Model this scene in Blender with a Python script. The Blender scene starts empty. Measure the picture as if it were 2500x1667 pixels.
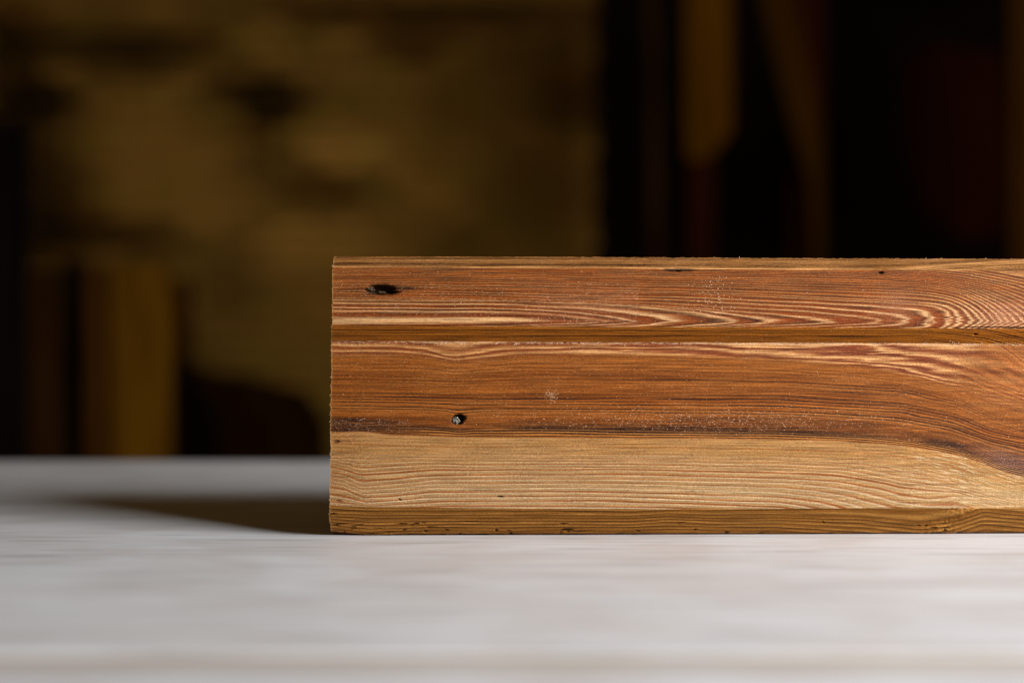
import bpy, math, random
import numpy as np

# ------------------------------------------------------------------ camera, world, lamp, exposure
sc = bpy.context.scene
D0 = 0.5                       # metres from lens to the face of the timber
S0 = 0.36 / 2500 * (D0 / 0.5)  # metres per design unit on that face
HOR = 880.0                    # eye level in design units (top of frame 0, bottom 1667)
CAMZ = (1307 - HOR) * S0 * (D0 + 0.0094) / D0

cam_d = bpy.data.cameras.new('camera'); cam = bpy.data.objects.new('camera', cam_d)
sc.collection.objects.link(cam); sc.camera = cam
cam_d.sensor_width = 36; cam_d.lens = 50; cam_d.clip_start = 0.01; cam_d.clip_end = 50
cam.location = (0, -D0, CAMZ)
cam.rotation_euler = (math.radians(90), 0, 0)
cam_d.shift_y = (HOR - 833.5) / 2500
cam_d.dof.use_dof = True; cam_d.dof.focus_distance = D0 + 0.001; cam_d.dof.aperture_fstop = 3.9

w = bpy.data.worlds.new('World'); sc.world = w; w.use_nodes = True
w.node_tree.nodes['Background'].inputs[0].default_value = (1.0, 0.58, 0.20, 1)
w.node_tree.nodes['Background'].inputs[1].default_value = 0.058

LDIR = np.array((212, -115, 97.0)); LDIR /= np.linalg.norm(LDIR)
LR = 1.13
LTARGET = np.array((0.03, -0.06, 0.03))
ld = bpy.data.lights.new('window_light', 'AREA'); lo = bpy.data.objects.new('window_light', ld)
sc.collection.objects.link(lo)
ld.shape = 'RECTANGLE'; ld.size = 0.78; ld.size_y = 0.46; ld.energy = 33; ld.color = (0.985, 0.99, 1.0)
ld.spread = math.radians(180)
lo.location = LTARGET + LDIR * LR
from mathutils import Vector
LAIM = Vector((-0.10, 1.4, 0.10))
lo.rotation_euler = (LAIM - lo.location).to_track_quat('-Z', 'Y').to_euler()

sc.view_settings.view_transform = 'Standard'; sc.view_settings.look = 'None'
sc.view_settings.exposure = 0; sc.view_settings.gamma = 1; sc.view_settings.use_curve_mapping = False
sc.render.engine = 'CYCLES'; sc.cycles.use_denoising = True; sc.cycles.max_bounces = 6
sc.cycles.filter_width = 1.2 if hasattr(sc.cycles, 'filter_width') else 1.5

# ------------------------------------------------------------------ helpers
random.seed(7); rng = np.random.default_rng(11)
col = sc.collection

def lin(r, g, b):
    f = lambda c: (c / 255 / 12.92) if c <= 10.3 else (((c / 255) + 0.055) / 1.055) ** 2.4
    return np.array((f(r), f(g), f(b)))

def at(u, v, d):
    k = S0 * d / D0
    return ((u - 1250) * k, d - D0, CAMZ + (HOR - v) * k)

def link(name, me, mat=None, parent=None):
    o = bpy.data.objects.new(name, me); col.objects.link(o)
    if mat: me.materials.append(mat)
    if parent: o.parent = parent
    return o

def empty(name, loc):
    o = bpy.data.objects.new(name, None); col.objects.link(o); o.location = loc
    o.empty_display_size = 0.05
    return o

def tag(o, label=None, cat=None, group=None, kind=None):
    if label: o['label'] = label
    if cat: o['category'] = cat
    if group: o['group'] = group
    if kind: o['kind'] = kind
    return o

def vnoise(x, y, seed):
    """2-D value noise, about -1..1"""
    r = np.random.default_rng(seed); N = 256
    t = r.uniform(-1, 1, (N, N))
    xi = np.floor(x).astype(int); yi = np.floor(y).astype(int)
    fx = x - xi; fy = y - yi
    fx = fx * fx * (3 - 2 * fx); fy = fy * fy * (3 - 2 * fy)
    a = t[xi % N, yi % N]; b = t[(xi + 1) % N, yi % N]; c = t[xi % N, (yi + 1) % N]; d = t[(xi + 1) % N, (yi + 1) % N]
    return (a * (1 - fx) + b * fx) * (1 - fy) + (c * (1 - fx) + d * fx) * fy

def n1(x, seed):
    r = np.random.default_rng(seed); t = r.uniform(-1, 1, 4096)
    xi = np.floor(x).astype(int); f = x - xi; f = f * f * (3 - 2 * f)
    return t[xi % 4096] * (1 - f) + t[(xi + 1) % 4096] * f

def sstep(a, b, x):
    t = np.clip((x - a) / (b - a), 0, 1); return t * t * (3 - 2 * t)

def gauss(x, c, s): return np.exp(-((x - c) / s) ** 2)

# ------------------------------------------------------------------ materials
def new_mat(name):
    m = bpy.data.materials.new(name); m.use_nodes = True
    nt = m.node_tree; b = nt.nodes['Principled BSDF']
    return m, nt, b

def node(nt, t, **kw):
    n = nt.nodes.new(t)
    for k, v in kw.items(): setattr(n, k, v)
    return n

def grain_mat(name, c1, c2, stretch=(1, 12, 12), scale=6, rough=0.7, detail=5, bump=0.15, c3=None, distortion=0.4):
    m, nt, b = new_mat(name); L = nt.links.new
    tc = node(nt, 'ShaderNodeTexCoord'); mp = node(nt, 'ShaderNodeMapping'); mp.inputs['Scale'].default_value = stretch
    L(tc.outputs['Object'], mp.inputs['Vector'])
    nz = node(nt, 'ShaderNodeTexNoise'); nz.inputs['Scale'].default_value = scale; nz.inputs['Detail'].default_value = detail
    nz.inputs['Distortion'].default_value = distortion
    L(mp.outputs[0], nz.inputs['Vector'])
    rp = node(nt, 'ShaderNodeValToRGB')
    rp.color_ramp.elements[0].position = 0.33; rp.color_ramp.elements[0].color = (*c1, 1)
    rp.color_ramp.elements[1].position = 0.67; rp.color_ramp.elements[1].color = (*c2, 1)
    if c3 is not None:
        e = rp.color_ramp.elements.new(0.5); e.color = (*c3, 1)
    L(nz.outputs[0], rp.inputs[0]); L(rp.outputs[0], b.inputs['Base Color'])
    b.inputs['Roughness'].default_value = rough; b.inputs['Specular IOR Level'].default_value = 0.0
    bp = node(nt, 'ShaderNodeBump'); bp.inputs['Strength'].default_value = bump; bp.inputs['Distance'].default_value = 0.002
    L(nz.outputs[0], bp.inputs['Height']); L(bp.outputs[0], b.inputs['Normal'])
    return m

def timber_mat():
    m, nt, b = new_mat('brushed_larch'); L = nt.links.new
    at_ = node(nt, 'ShaderNodeAttribute', attribute_name='wood_colour')
    tc = node(nt, 'ShaderNodeTexCoord')
    mp = node(nt, 'ShaderNodeMapping'); mp.inputs['Scale'].default_value = (60, 60, 1900)
    L(tc.outputs['Object'], mp.inputs['Vector'])
    fib = node(nt, 'ShaderNodeTexNoise'); fib.inputs['Scale'].default_value = 1.0; fib.inputs['Detail'].default_value = 3
    L(mp.outputs[0], fib.inputs['Vector'])
    spk = node(nt, 'ShaderNodeTexNoise'); spk.inputs['Scale'].default_value = 2100; spk.inputs['Detail'].default_value = 2
    L(tc.outputs['Object'], spk.inputs['Vector'])
    mr = node(nt, 'ShaderNodeMapRange'); mr.inputs[1].default_value = 0.25; mr.inputs[2].default_value = 0.75
    mr.inputs[3].default_value = 0.62; mr.inputs[4].default_value = 1.36
    L(fib.outputs[0], mr.inputs[0])
    mr2 = node(nt, 'ShaderNodeMapRange'); mr2.inputs[1].default_value = 0.3; mr2.inputs[2].default_value = 0.7
    mr2.inputs[3].default_value = 0.74; mr2.inputs[4].default_value = 1.28
    L(spk.outputs[0], mr2.inputs[0])
    mu = node(nt, 'ShaderNodeMath', operation='MULTIPLY'); L(mr.outputs[0], mu.inputs[0]); L(mr2.outputs[0], mu.inputs[1])
    vm = node(nt, 'ShaderNodeVectorMath', operation='SCALE'); L(at_.outputs['Color'], vm.inputs[0]); L(mu.outputs[0], vm.inputs['Scale'])
    L(vm.outputs[0], b.inputs['Base Color'])
    b.inputs['Roughness'].default_value = 0.62; b.inputs['Specular IOR Level'].default_value = 0.12
    ad = node(nt, 'ShaderNodeMath', operation='ADD'); L(fib.outputs[0], ad.inputs[0]); L(spk.outputs[0], ad.inputs[1])
    bp = node(nt, 'ShaderNodeBump'); bp.inputs['Strength'].default_value = 0.55; bp.inputs['Distance'].default_value = 0.00012
    L(ad.outputs[0], bp.inputs['Height']); L(bp.outputs[0], b.inputs['Normal'])
    return m

def end_mat():
    m, nt, b = new_mat('timber_end_grain'); L = nt.links.new
    tc = node(nt, 'ShaderNodeTexCoord'); mp = node(nt, 'ShaderNodeMapping'); mp.inputs['Location'].default_value = (0, -0.03, 0.02)
    L(tc.outputs['Object'], mp.inputs['Vector'])
    wv = node(nt, 'ShaderNodeTexWave', wave_type='RINGS', rings_direction='X'); wv.inputs['Scale'].default_value = 130; wv.inputs['Distortion'].default_value = 2; wv.inputs['Detail'].default_value = 3
    L(mp.outputs[0], wv.inputs['Vector'])
    rp = node(nt, 'ShaderNodeValToRGB'); rp.color_ramp.elements[0].color = (0.16, 0.07, 0.02, 1); rp.color_ramp.elements[1].color = (0.36, 0.2, 0.08, 1)
    L(wv.outputs[1], rp.inputs[0]); L(rp.outputs[0], b.inputs['Base Color']); b.inputs['Roughness'].default_value = 0.85
    return m

def table_mat():
    m, nt, b = new_mat('pale_birch_top'); L = nt.links.new
    tc = node(nt, 'ShaderNodeTexCoord')
    def noise(scale, stretch, detail=4, dist=0.5):
        mp = node(nt, 'ShaderNodeMapping'); mp.inputs['Scale'].default_value = stretch
        L(tc.outputs['Object'], mp.inputs['Vector'])
        n = node(nt, 'ShaderNodeTexNoise'); n.inputs['Scale'].default_value = scale; n.inputs['Detail'].default_value = detail; n.inputs['Distortion'].default_value = dist
        L(mp.outputs[0], n.inputs['Vector']); return n
    blot = noise(26, (0.75, 1.25, 1), 3, 0.6)
    fine = noise(40, (1, 26, 1), 4, 0.3)
    line = noise(1, (16, 190, 1), 3, 0.3)
    rp = node(nt, 'ShaderNodeValToRGB')
    rp.color_ramp.elements[0].position = 0.36; rp.color_ramp.elements[0].color = (0.672, 0.648, 0.637, 1)
    rp.color_ramp.elements[1].position = 0.62; rp.color_ramp.elements[1].color = (0.752, 0.757, 0.77, 1)
    L(blot.outputs[0], rp.inputs[0])
    mr = node(nt, 'ShaderNodeMapRange'); mr.inputs[1].default_value = 0.3; mr.inputs[2].default_value = 0.7; mr.inputs[3].default_value = 0.92; mr.inputs[4].default_value = 1.05
    L(fine.outputs[0], mr.inputs[0])
    mr2 = node(nt, 'ShaderNodeMapRange'); mr2.inputs[1].default_value = 0.3; mr2.inputs[2].default_value = 0.48; mr2.inputs[3].default_value = 0.73; mr2.inputs[4].default_value = 1.0
    L(line.outputs[0], mr2.inputs[0])
    mu = node(nt, 'ShaderNodeMath', operation='MULTIPLY'); L(mr.outputs[0], mu.inputs[0]); L(mr2.outputs[0], mu.inputs[1])
    vm = node(nt, 'ShaderNodeVectorMath', operation='SCALE'); L(rp.outputs[0], vm.inputs[0]); L(mu.outputs[0], vm.inputs['Scale'])
    L(vm.outputs[0], b.inputs['Base Color'])
    b.inputs['Roughness'].default_value = 0.5; b.inputs['Specular IOR Level'].default_value = 0.3
    bp = node(nt, 'ShaderNodeBump'); bp.inputs['Strength'].default_value = 0.12; bp.inputs['Distance'].default_value = 0.0004
    L(fine.outputs[0], bp.inputs['Height']); L(bp.outputs[0], b.inputs['Normal'])
    return m

M_TIMBER = timber_mat(); M_END = end_mat(); M_TABLE = table_mat()

# ------------------------------------------------------------------ large structure: dark wall, table
def prism(name, pts, d, thick, mat, parent=None, tilt=None, bevel=0.004):
    """solid board: outline pts (design units) at lens distance d, given thickness (m)"""
    n = len(pts); fr = [at(u, v, d) for u, v in pts]; bk = [(x, y + thick, z) for x, y, z in fr]
    me = bpy.data.meshes.new(name)
    faces = [tuple(range(n))[::-1], tuple(range(n, 2 * n))] + [(i, (i + 1) % n, n + (i + 1) % n, n + i) for i in range(n)]
    me.from_pydata(fr + bk, [], faces); me.update()
    import bmesh
    bm = bmesh.new(); bm.from_mesh(me); bmesh.ops.recalc_face_normals(bm, faces=bm.faces)
    if bevel: bmesh.ops.bevel(bm, geom=bm.edges[:], offset=bevel, segments=2, affect='EDGES', profile=0.5)
    bm.to_mesh(me); bm.free()
    return link(name, me, mat, parent)

M_WALL = grain_mat('near_black_wall', (0.006, 0.004, 0.003), (0.012, 0.008, 0.006), (1, 1, 1), 3)  # even near-black base colour
wall = prism('wall_back', [(-9000, -5000), (11500, -5000), (11500, 3200), (-9000, 3200)], 5.0, 0.1, M_WALL, bevel=0)
tag(wall, kind='structure')

def slab(name, x0, x1, y0, y1, z0, z1, mat, parent, bevel=0.0012):
    import bmesh
    bm = bmesh.new(); bmesh.ops.create_cube(bm, size=1)
    for v in bm.verts:
        v.co = ((x0 + x1) / 2 + v.co.x * (x1 - x0), (y0 + y1) / 2 + v.co.y * (y1 - y0), (z0 + z1) / 2 + v.co.z * (z1 - z0))
    bmesh.ops.bevel(bm, geom=bm.edges[:], offset=bevel, segments=2, affect='EDGES', profile=0.5)
    me = bpy.data.meshes.new(name); bm.to_mesh(me); bm.free()
    return link(name, me, mat, parent)

table = empty('work_table', (0, 0, 0))
tag(table, 'pale birch table top that the reddish timber rests on', 'table')
y_back = D0 * (CAMZ / S0) / (1125 - HOR) - D0
y_seam = D0 * (CAMZ / S0) / (1612 - HOR) - D0
slab('board', -0.95, 0.95, y_seam + 0.0077, y_back, -0.036, 0, M_TABLE, table)
slab('board', -0.95, 0.95, -0.62, y_seam - 0.0077, -0.036, 0, M_TABLE, table)
M_STRIP = grain_mat('joint_fill', (0.44, 0.37, 0.31), (0.54, 0.48, 0.42), (1, 14, 14), 8)
slab('joint_strip', -0.95, 0.95, y_seam - 0.0075, y_seam + 0.0075, -0.036, -0.0006, M_STRIP, table, 0.0004)  # brown strip built in place of the joint between the boards

# ------------------------------------------------------------------ the timber
def curve(pts, u):
    p = np.array(pts, float); y = np.interp(u, p[:, 0], p[:, 1])
    k = 21; ker = np.hanning(k); ker /= ker.sum()
    return np.convolve(np.pad(y, k // 2, mode='edge'), ker, mode='valid')

NU = 900
ucol = np.linspace(805, 2720, NU)
EDGES = [  # profile arrises as design heights along the length
    [(805, 626), (1340, 627), (1900, 630), (2500, 632), (2720, 633)],
    [(805, 653), (1340, 655), (1900, 659), (2500, 662), (2720, 664)],
    [(805, 795), (1340, 798), (1900, 800), (2500, 803), (2720, 804)],
    [(805, 832), (1340, 835), (1900, 837), (2500, 840), (2720, 841)],
    [(805, 1237), (1000, 1239), (1340, 1242), (1600, 1243), (2500, 1240), (2720, 1239)],
    [(805, 1300), (820, 1302), (890, 1308), (1340, 1307), (1900, 1305), (2500, 1302.5), (2720, 1301)],
]
ROWS = [28, 130, 40, 400, 70]
YP = [-0.0015, -0.0058, -0.0058, 0.0, 0.0, 0.0096]
E = [curve(e, ucol) for e in EDGES]
vs, ys, reg = [], [], []
for k, n in enumerate(ROWS):
    for i in range(n + (k == 4)):
        t = i / n
        vs.append(E[k] * (1 - t) + E[k + 1] * t); ys.append(np.full(NU, YP[k] * (1 - t) + YP[k + 1] * t)); reg.append(k)
V = np.array(vs); Y = np.array(ys); R = np.array(reg)[:, None] * np.ones((1, NU)); U = np.tile(ucol, (V.shape[0], 1))
NV = V.shape[0]

def field(contours, labels):
    """smooth grain coordinate: contours are traced growth lines, labels their ring position"""
    C = np.array([curve(c, ucol) for c in contours]); C = np.maximum.accumulate(C + np.arange(len(C))[:, None] * 1e-3, axis=0)
    out = np.empty_like(V)
    lab = np.array(labels, float)
    for j in range(NU):
        c = C[:, j]
        out[:, j] = np.interp(V[:, j], c, lab)
        hi = V[:, j] > c[-1]; out[hi, j] = lab[-1] + (V[hi, j] - c[-1])
        lo_ = V[:, j] < c[0]; out[lo_, j] = lab[0] - (c[0] - V[lo_, j])
    return out

COLR = np.zeros((NV, NU, 3)); DISP = np.zeros((NV, NU))   # base colour, relief toward the viewer in metres
def mix(a, b, t): return a * (1 - t[..., None]) + b * t[..., None]

def rings(f, period, seed, width=0.2, along=260):
    """thin late-wood lines: uneven spacing, each with its own strength, fading in and out along the board"""
    p = f / period + 0.9 * n1(f / (3.3 * period), seed); k = np.floor(p); t = p - k
    a = np.clip(0.62 + 0.5 * n1(k * 3.7 + 0.5, seed + 1) + 0.45 * vnoise(U / along, k * 1.9 + 0.5, seed + 2), 0, 1.2)
    return np.exp(-((t - 0.5) / width) ** 2) * a

PALE = np.zeros_like(V)
lowf = vnoise(U / 160, V / 14, 1) * 0.6 + vnoise(U / 60, V / 5, 2) * 0.4
fib = vnoise(U / 45, V / 1.7, 3) * 0.6 + vnoise(U / 110, V / 2.6, 4) * 0.6
fibs = vnoise(U / 14, V / 1.3, 5)

# --- region A : upper band, hairpin figure round a knot beyond the right end
ps = np.array([[1000, -2], [1180, -1], [1345, 0], [1480, 1], [1545, 2], [1640, 3], [1790, 4], [1880, 5], [2035, 6], [2150, 7], [2210, 8], [2280, 9], [2325, 10],
               [2347, 11], [2375, 12], [2395, 13], [2412, 14], [2427, 15], [2445, 16], [2462, 17], [2480, 18], [2500, 19], [2522, 20], [2545, 21],
               [2570, 22], [2600, 23.2], [2660, 25.5], [2760, 29]], float)
UT = np.linspace(1000, 2760, 900)
UK = [1000, 1180, 1345, 1480, 1640, 1790, 1880, 2035, 2150, 2210, 2280, 2365, 2395, 2440, 2500, 2600, 2760]
QT = np.interp(UT, UK, [0.8, 2.5, 8, 28, 46, 54, 59, 65, 71, 77, 85, 97, 105, 115, 125, 138, 160])
C1 = np.interp(UT, UK, [.05, .05, .05, .08, .10, .10, .08, .05, .12, .22, .35, .46, .55, .68, .80, .85, .88])
L1 = np.interp(UT, UK, [15, 15, 15, 12, 10, 10, 10, 10, 14, 18, 12, 20, 40, 60, 100, 150, 200])
L2 = np.interp(UT, UK, [150, 150, 150, 150, 190, 210, 300, 480, 600, 620, 800, 800, 800, 800, 800, 800, 800])
PT = np.interp(UT, ps[:, 0], ps[:, 1])
AX = 786.0
warp_u = 17 * vnoise(U / 70, V / 3.2, 21) * np.exp(-np.abs(V - AX) / 16) + 12 * vnoise(U / 26, V / 1.7, 22) * np.exp(-np.abs(V - AX) / 20)
Vw = V + 1.6 * vnoise(U / 150, V / 22, 23) + 0.9 * vnoise(U / 55, V / 12, 24)
psiA = np.zeros_like(V)
rowsA = np.where(R[:, 0] == 1)[0]
for j in range(NU):
    for_u = ucol[j]
    d = UT - for_u
    dd = np.clip(d, 0, None)
    q = QT * (C1 * (1 - np.exp(-dd / L1)) + (1 - C1) * (1 - np.exp(-dd / L2)))
    q[d <= 0] = 0
    q = q + np.arange(len(q)) * 1e-6
    q = np.maximum.accumulate(q)
    first = max(np.searchsorted(UT, for_u) - 1, 0)
    vv = Vw[rowsA, j]; qq = np.where(vv < AX, AX - vv, (vv - AX) * 2.2)
    sh = np.interp(qq, q[first:], PT[first:])
    psiA[rowsA, j] = sh
# feathering at the tips
gx = np.interp(ucol, ps[:, 0], np.gradient(ps[:, 1], ps[:, 0]))[None, :]
psiA = psiA + warp_u * gx * 0.9 * (1 - 0.75 * sstep(2300, 2400, ucol)[None, :])
fr = psiA - np.floor(psiA)
rid = np.floor(psiA)
wid = 0.19 + 0.06 * n1(rid * 1.7 + 3, 31)
wid = wid * np.where(psiA < 9.5, 1.1 - 0.5 * np.exp(-np.abs(V - AX) / 7), 1.0)
pale = np.exp(-((np.minimum(fr, 1 - fr)) / wid) ** 2)
pale *= 0.75 + 0.35 * n1(rid * 3.1, 32) + 0.25 * vnoise(U / 220, rid * 3.3, 33)
second = np.clip(0.5 + 0.5 * np.cos(2 * np.pi * (psiA * 2.0 + 0.3 * vnoise(U / 200, V / 20, 34))), 0, 1) ** 2
low_zone = sstep(700, 775, V)
orange = lin(154, 80, 16); dark = lin(76, 28, 4); palec = lin(218, 170, 124); red = lin(146, 66, 20)
base = mix(np.broadcast_to(orange, V.shape + (3,)), np.broadcast_to(red, V.shape + (3,)), np.clip(low_zone * 0.7 + 0.2 * lowf, 0, 1))
dk = np.clip(gauss(fr, 0.72, 0.2) * (0.75 + 0.4 * n1(rid * 2.3, 35)) + 0.35 * fib + 0.25 * second * (1 - low_zone), 0, 1)
cA = mix(base, np.broadcast_to(dark, V.shape + (3,)), np.clip(dk * 1.05 + 0.3 * fib, 0, 0.95))
pl = np.clip(pale * (0.38 + 0.8 * low_zone + 0.3 * sstep(2200, 2400, U)) + 0.1 * fib, 0, 1)
cA = mix(cA, np.broadcast_to(palec, V.shape + (3,)), pl)
# broad pale streak running in from the left end
streak = np.exp(-((V - (783 + 2.0 * vnoise(U / 130, U * 0, 36) - 3 * sstep(1150, 1260, U))) / (6.5 - 3.0 * sstep(1180, 1350, U))) ** 4) * (1 - sstep(1290, 1350, U + 14 * vnoise(U / 20, V / 2.5, 37)))
cA = mix(cA, np.broadcast_to(lin(220, 172, 120), V.shape + (3,)), np.clip(streak * (0.9 + 0.25 * fib), 0, 1))
# pinkish paler patches
pink_patch = (sstep(1230, 1330, U) * (1 - sstep(1556, 1562, U)) * sstep(665, 720, V)) * 0.24 + gauss(U, 2190, 45) * gauss(V, 745, 40) * 0.55 + gauss(U, 2455, 60) * gauss(V, 770, 36) * 0.75
cA = mix(cA, np.broadcast_to(lin(178, 118, 90), V.shape + (3,)), np.clip(pink_patch * (0.8 + 0.5 * fibs), 0, 0.6))
m = R == 1
PALE[m] = np.clip(pl * (0.15 + 0.85 * low_zone) + streak + 0.7 * pink_patch, 0, 1)[m]
COLR[m] = cA[m]; DISP[m] = (-0.00006 * (dk - 0.3) + 0.00003 * pl)[m]

# --- top chamfer
f = field([[(805, 640), (2100, 645), (2250, 641), (2500, 626), (2720, 622)], [(805, 655), (2100, 662), (2200, 660), (2330, 648), (2500, 638), (2720, 632)],
           [(805, 670), (2100, 676), (2300, 668), (2500, 654), (2720, 648)]], [640, 655, 670])
f = f + 0.8 * vnoise(U / 180, V / 10, 41)
r = 0.5 * n1(f / 3.2, 42) + 0.5 * n1(f / 1.9, 43) + 0.4 * fib
c = mix(np.broadcast_to(lin(146, 98, 52), V.shape + (3,)), np.broadcast_to(lin(74, 38, 14), V.shape + (3,)), np.clip(r * 1.1, 0, 1) * (1 - 0.5 * sstep(1600, 1750, U)))
c = mix(c, np.broadcast_to(lin(196, 146, 98), V.shape + (3,)), np.clip(-r * 0.8, 0, 1) * (0.5 + 0.4 * sstep(2150, 2300, U)))
edge_p = gauss(V, E[1][None, :], 3) * np.clip(0.2 + 1.3 * vnoise(U / 130, V * 0, 44), 0, 1)
c = mix(c, np.broadcast_to(lin(222, 168, 112), V.shape + (3,)), edge_p)
m = R == 0; COLR[m] = c[m]; DISP[m] = (-0.00004 * r)[m]

# --- hollow facet between the two bands
f = field([[(805, 800), (2250, 804), (2400, 822), (2500, 846), (2720, 900)], [(805, 832), (2250, 837), (2400, 860), (2500, 890), (2720, 950)]], [800, 832])
f = f + 0.9 * vnoise(U / 240, V / 12, 51) + 0.006 * (U - 805) * 0.4
gl_ = rings(f, 5.2, 54, 0.2)
ln = np.clip(gl_ * 1.1 - 0.35 + 0.5 * n1(f / 2.4, 52) + 0.4 * fib, -1, 1)
c = mix(np.broadcast_to(lin(170, 104, 30), V.shape + (3,)), np.broadcast_to(lin(48, 24, 4), V.shape + (3,)), np.clip(ln * 1.25, 0, 1))
c = mix(c, np.broadcast_to(lin(196, 130, 44), V.shape + (3,)), np.clip(-ln * 0.6, 0, 1))
m = R == 2; COLR[m] = c[m]; DISP[m] = (-0.00005 * ln)[m]

# --- lower band: heartwood above, sapwood below
HS = [(805, 1056), (880, 1053), (960, 1062), (1100, 1066), (1340, 1066), (1500, 1068), (1900, 1072), (2050, 1077), (2155, 1083), (2250, 1094), (2334, 1109), (2410, 1134), (2461, 1153), (2510, 1164), (2600, 1170), (2720, 1160)]
CB = [
    [(805, 790), (1900, 800), (2250, 806), (2400, 822), (2450, 850), (2500, 890), (2560, 925), (2720, 940)],
    [(805, 818), (2000, 818), (2150, 834), (2300, 868), (2380, 905), (2440, 935), (2500, 958), (2600, 985), (2720, 990)],
    [(805, 846), (960, 846), (1040, 852), (1085, 866), (1120, 869), (1160, 861), (1230, 849), (1500, 844), (1900, 855), (2100, 873), (2250, 905), (2350, 936), (2420, 963), (2500, 988), (2720, 1010)],
    [(805, 872), (980, 868), (1050, 873), (1110, 886), (1170, 880), (1260, 868), (1600, 868), (1900, 880), (2100, 895), (2250, 922), (2350, 955), (2420, 985), (2500, 1008), (2720, 1020)],
    [(805, 922), (1000, 924), (1100, 928), (1300, 922), (1900, 926), (2200, 946), (2330, 976), (2420, 1016), (2500, 1040), (2720, 1040)],
    [(805, 975), (1000, 978), (1100, 981), (1900, 985), (2200, 1001), (2330, 1026), (2420, 1060), (2500, 1076), (2720, 1080)],
    [(805, 1018), (1050, 1024), (1090, 1027), (1110, 1036), (1130, 1037), (1150, 1030), (1250, 1027), (1900, 1037), (2200, 1055), (2330, 1080), (2420, 1114), (2500, 1134), (2720, 1140)],
    HS,
    [(805, 1106), (870, 1116), (1000, 1113), (1500, 1114), (1900, 1118), (2100, 1128), (2250, 1150), (2400, 1190), (2500, 1214), (2720, 1230)],
    [(805, 1158), (840, 1164), (880, 1182), (960, 1176), (1060, 1166), (1500, 1163), (1900, 1172), (2050, 1181), (2150, 1201), (2200, 1216), (2260, 1222), (2330, 1216), (2420, 1236), (2720, 1300)],
    [(805, 1186), (840, 1192), (885, 1213), (960, 1209), (1050, 1198), (1500, 1199), (1900, 1211), (2000, 1222), (2060, 1238), (2150, 1268), (2720, 1400)],
    [(805, 1224), (850, 1229), (900, 1236), (980, 1230), (1100, 1222), (1500, 1222), (1900, 1236), (1960, 1246), (2060, 1275), (2720, 1460)],
    [(805, 1250), (1000, 1250), (1500, 1250), (1900, 1262), (2720, 1500)],
]
LB = [800, 820, 846, 870, 922, 975, 1022, 1060, 1110, 1160, 1200, 1225, 1250]
f = field(CB, LB)
f = f + 1.3 * vnoise(U / 170, V / 16, 61) + 0.7 * vnoise(U / 60, V / 9, 62)
heart = 1 - sstep(-2.5, 2.5, f - 1060 + 2.0 * fib)
fine = 0.55 * n1(f / 2.6, 63) + 0.45 * n1(f / 1.6, 64) + 0.35 * fib
strong = rings(f, 7.4, 65, 0.17) * 1.05 + 0.45 * rings(f, 4.6, 165, 0.2) + 0.2 * n1(f / 2.9, 66) - 0.1
env = 0.5 + 0.6 * np.clip(0.5 + 0.9 * n1(f / 23, 67) + 0.35 * vnoise(U / 300, f / 10, 68), 0, 1)
env *= 0.55 + 0.7 * (sstep(915, 930, f) * (1 - sstep(1005, 1015, f)) + sstep(1040, 1046, f))
hb = mix(np.broadcast_to(lin(148, 82, 24), V.shape + (3,)), np.broadcast_to(lin(166, 100, 42), V.shape + (3,)), np.clip(0.4 + 0.7 * lowf + 0.5 * gauss(f, 890, 20), 0, 1))
hb = mix(hb, np.broadcast_to(lin(56, 24, 8), V.shape + (3,)), np.clip(np.clip(strong * 1.15, 0, 1) * env + 0.38 * np.clip(fine, 0, 1), 0, 0.92))
hb = mix(hb, np.broadcast_to(lin(198, 136, 74), V.shape + (3,)), np.clip(-fine, 0, 1) * 0.4)
# rosy figured margin under the hollow
rosy = (1 - sstep(858, 876, f)) * (0.75 + 0.25 * sstep(1250, 1400, U)) * (1 - 0.75 * sstep(2330, 2450, U + 0.8 * (V - 850)))
fw = f + (7 * vnoise(U / 130, V / 9, 69) + 2.5 * vnoise(U / 30, V / 2.2, 70)) * (1 - sstep(855, 880, f)) * sstep(1250, 1500, U) * (1 - 0.8 * sstep(2150, 2330, U))
ringp = (fw - 780) / np.interp(ucol, [805, 1900, 2300, 2500], [14, 17, 13, 7])[None, :]
frb = ringp - np.floor(ringp)
rc = mix(np.broadcast_to(lin(156, 82, 50), V.shape + (3,)), np.broadcast_to(lin(216, 162, 108), V.shape + (3,)), np.clip(gauss(frb, 0.35, 0.24) + 0.3 * fib, 0, 1))
rc = mix(rc, np.broadcast_to(lin(128, 50, 30), V.shape + (3,)), np.clip(gauss(frb, 0.8, 0.16) * (0.75 + 0.4 * n1(np.floor(ringp) * 2.7, 71)), 0, 1))
hb = mix(hb, rc, np.clip(rosy * (0.85 + 0.3 * fib), 0, 1))
PALE[R == 3] = np.clip(rosy * (0.4 + 0.6 * gauss(frb, 0.35, 0.24)) + 0.7 * np.exp(-(((U - 1112) / 48) ** 2 + ((V - 845) / 9) ** 2)), 0, 1)[R == 3]
# a fold above the small eye at the left
eye = np.exp(-(((U - 1112) / 48) ** 2 + ((V - 845) / 9) ** 2))
hb = mix(hb, np.broadcast_to(lin(196, 136, 84), V.shape + (3,)), np.clip(eye * 0.9, 0, 1))
# lighter orange wood beside the knot at the far right
kn = np.exp(-(((U - 2490) / 130) ** 2 + ((V - 915) / 75) ** 2)) * (0.55 + 0.6 * np.cos(2 * np.pi * f / 6.5))
hb = mix(hb, np.broadcast_to(lin(190, 120, 72), V.shape + (3,)), np.clip(kn * (0.7 + 0.4 * fib), 0, 0.8))
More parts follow.
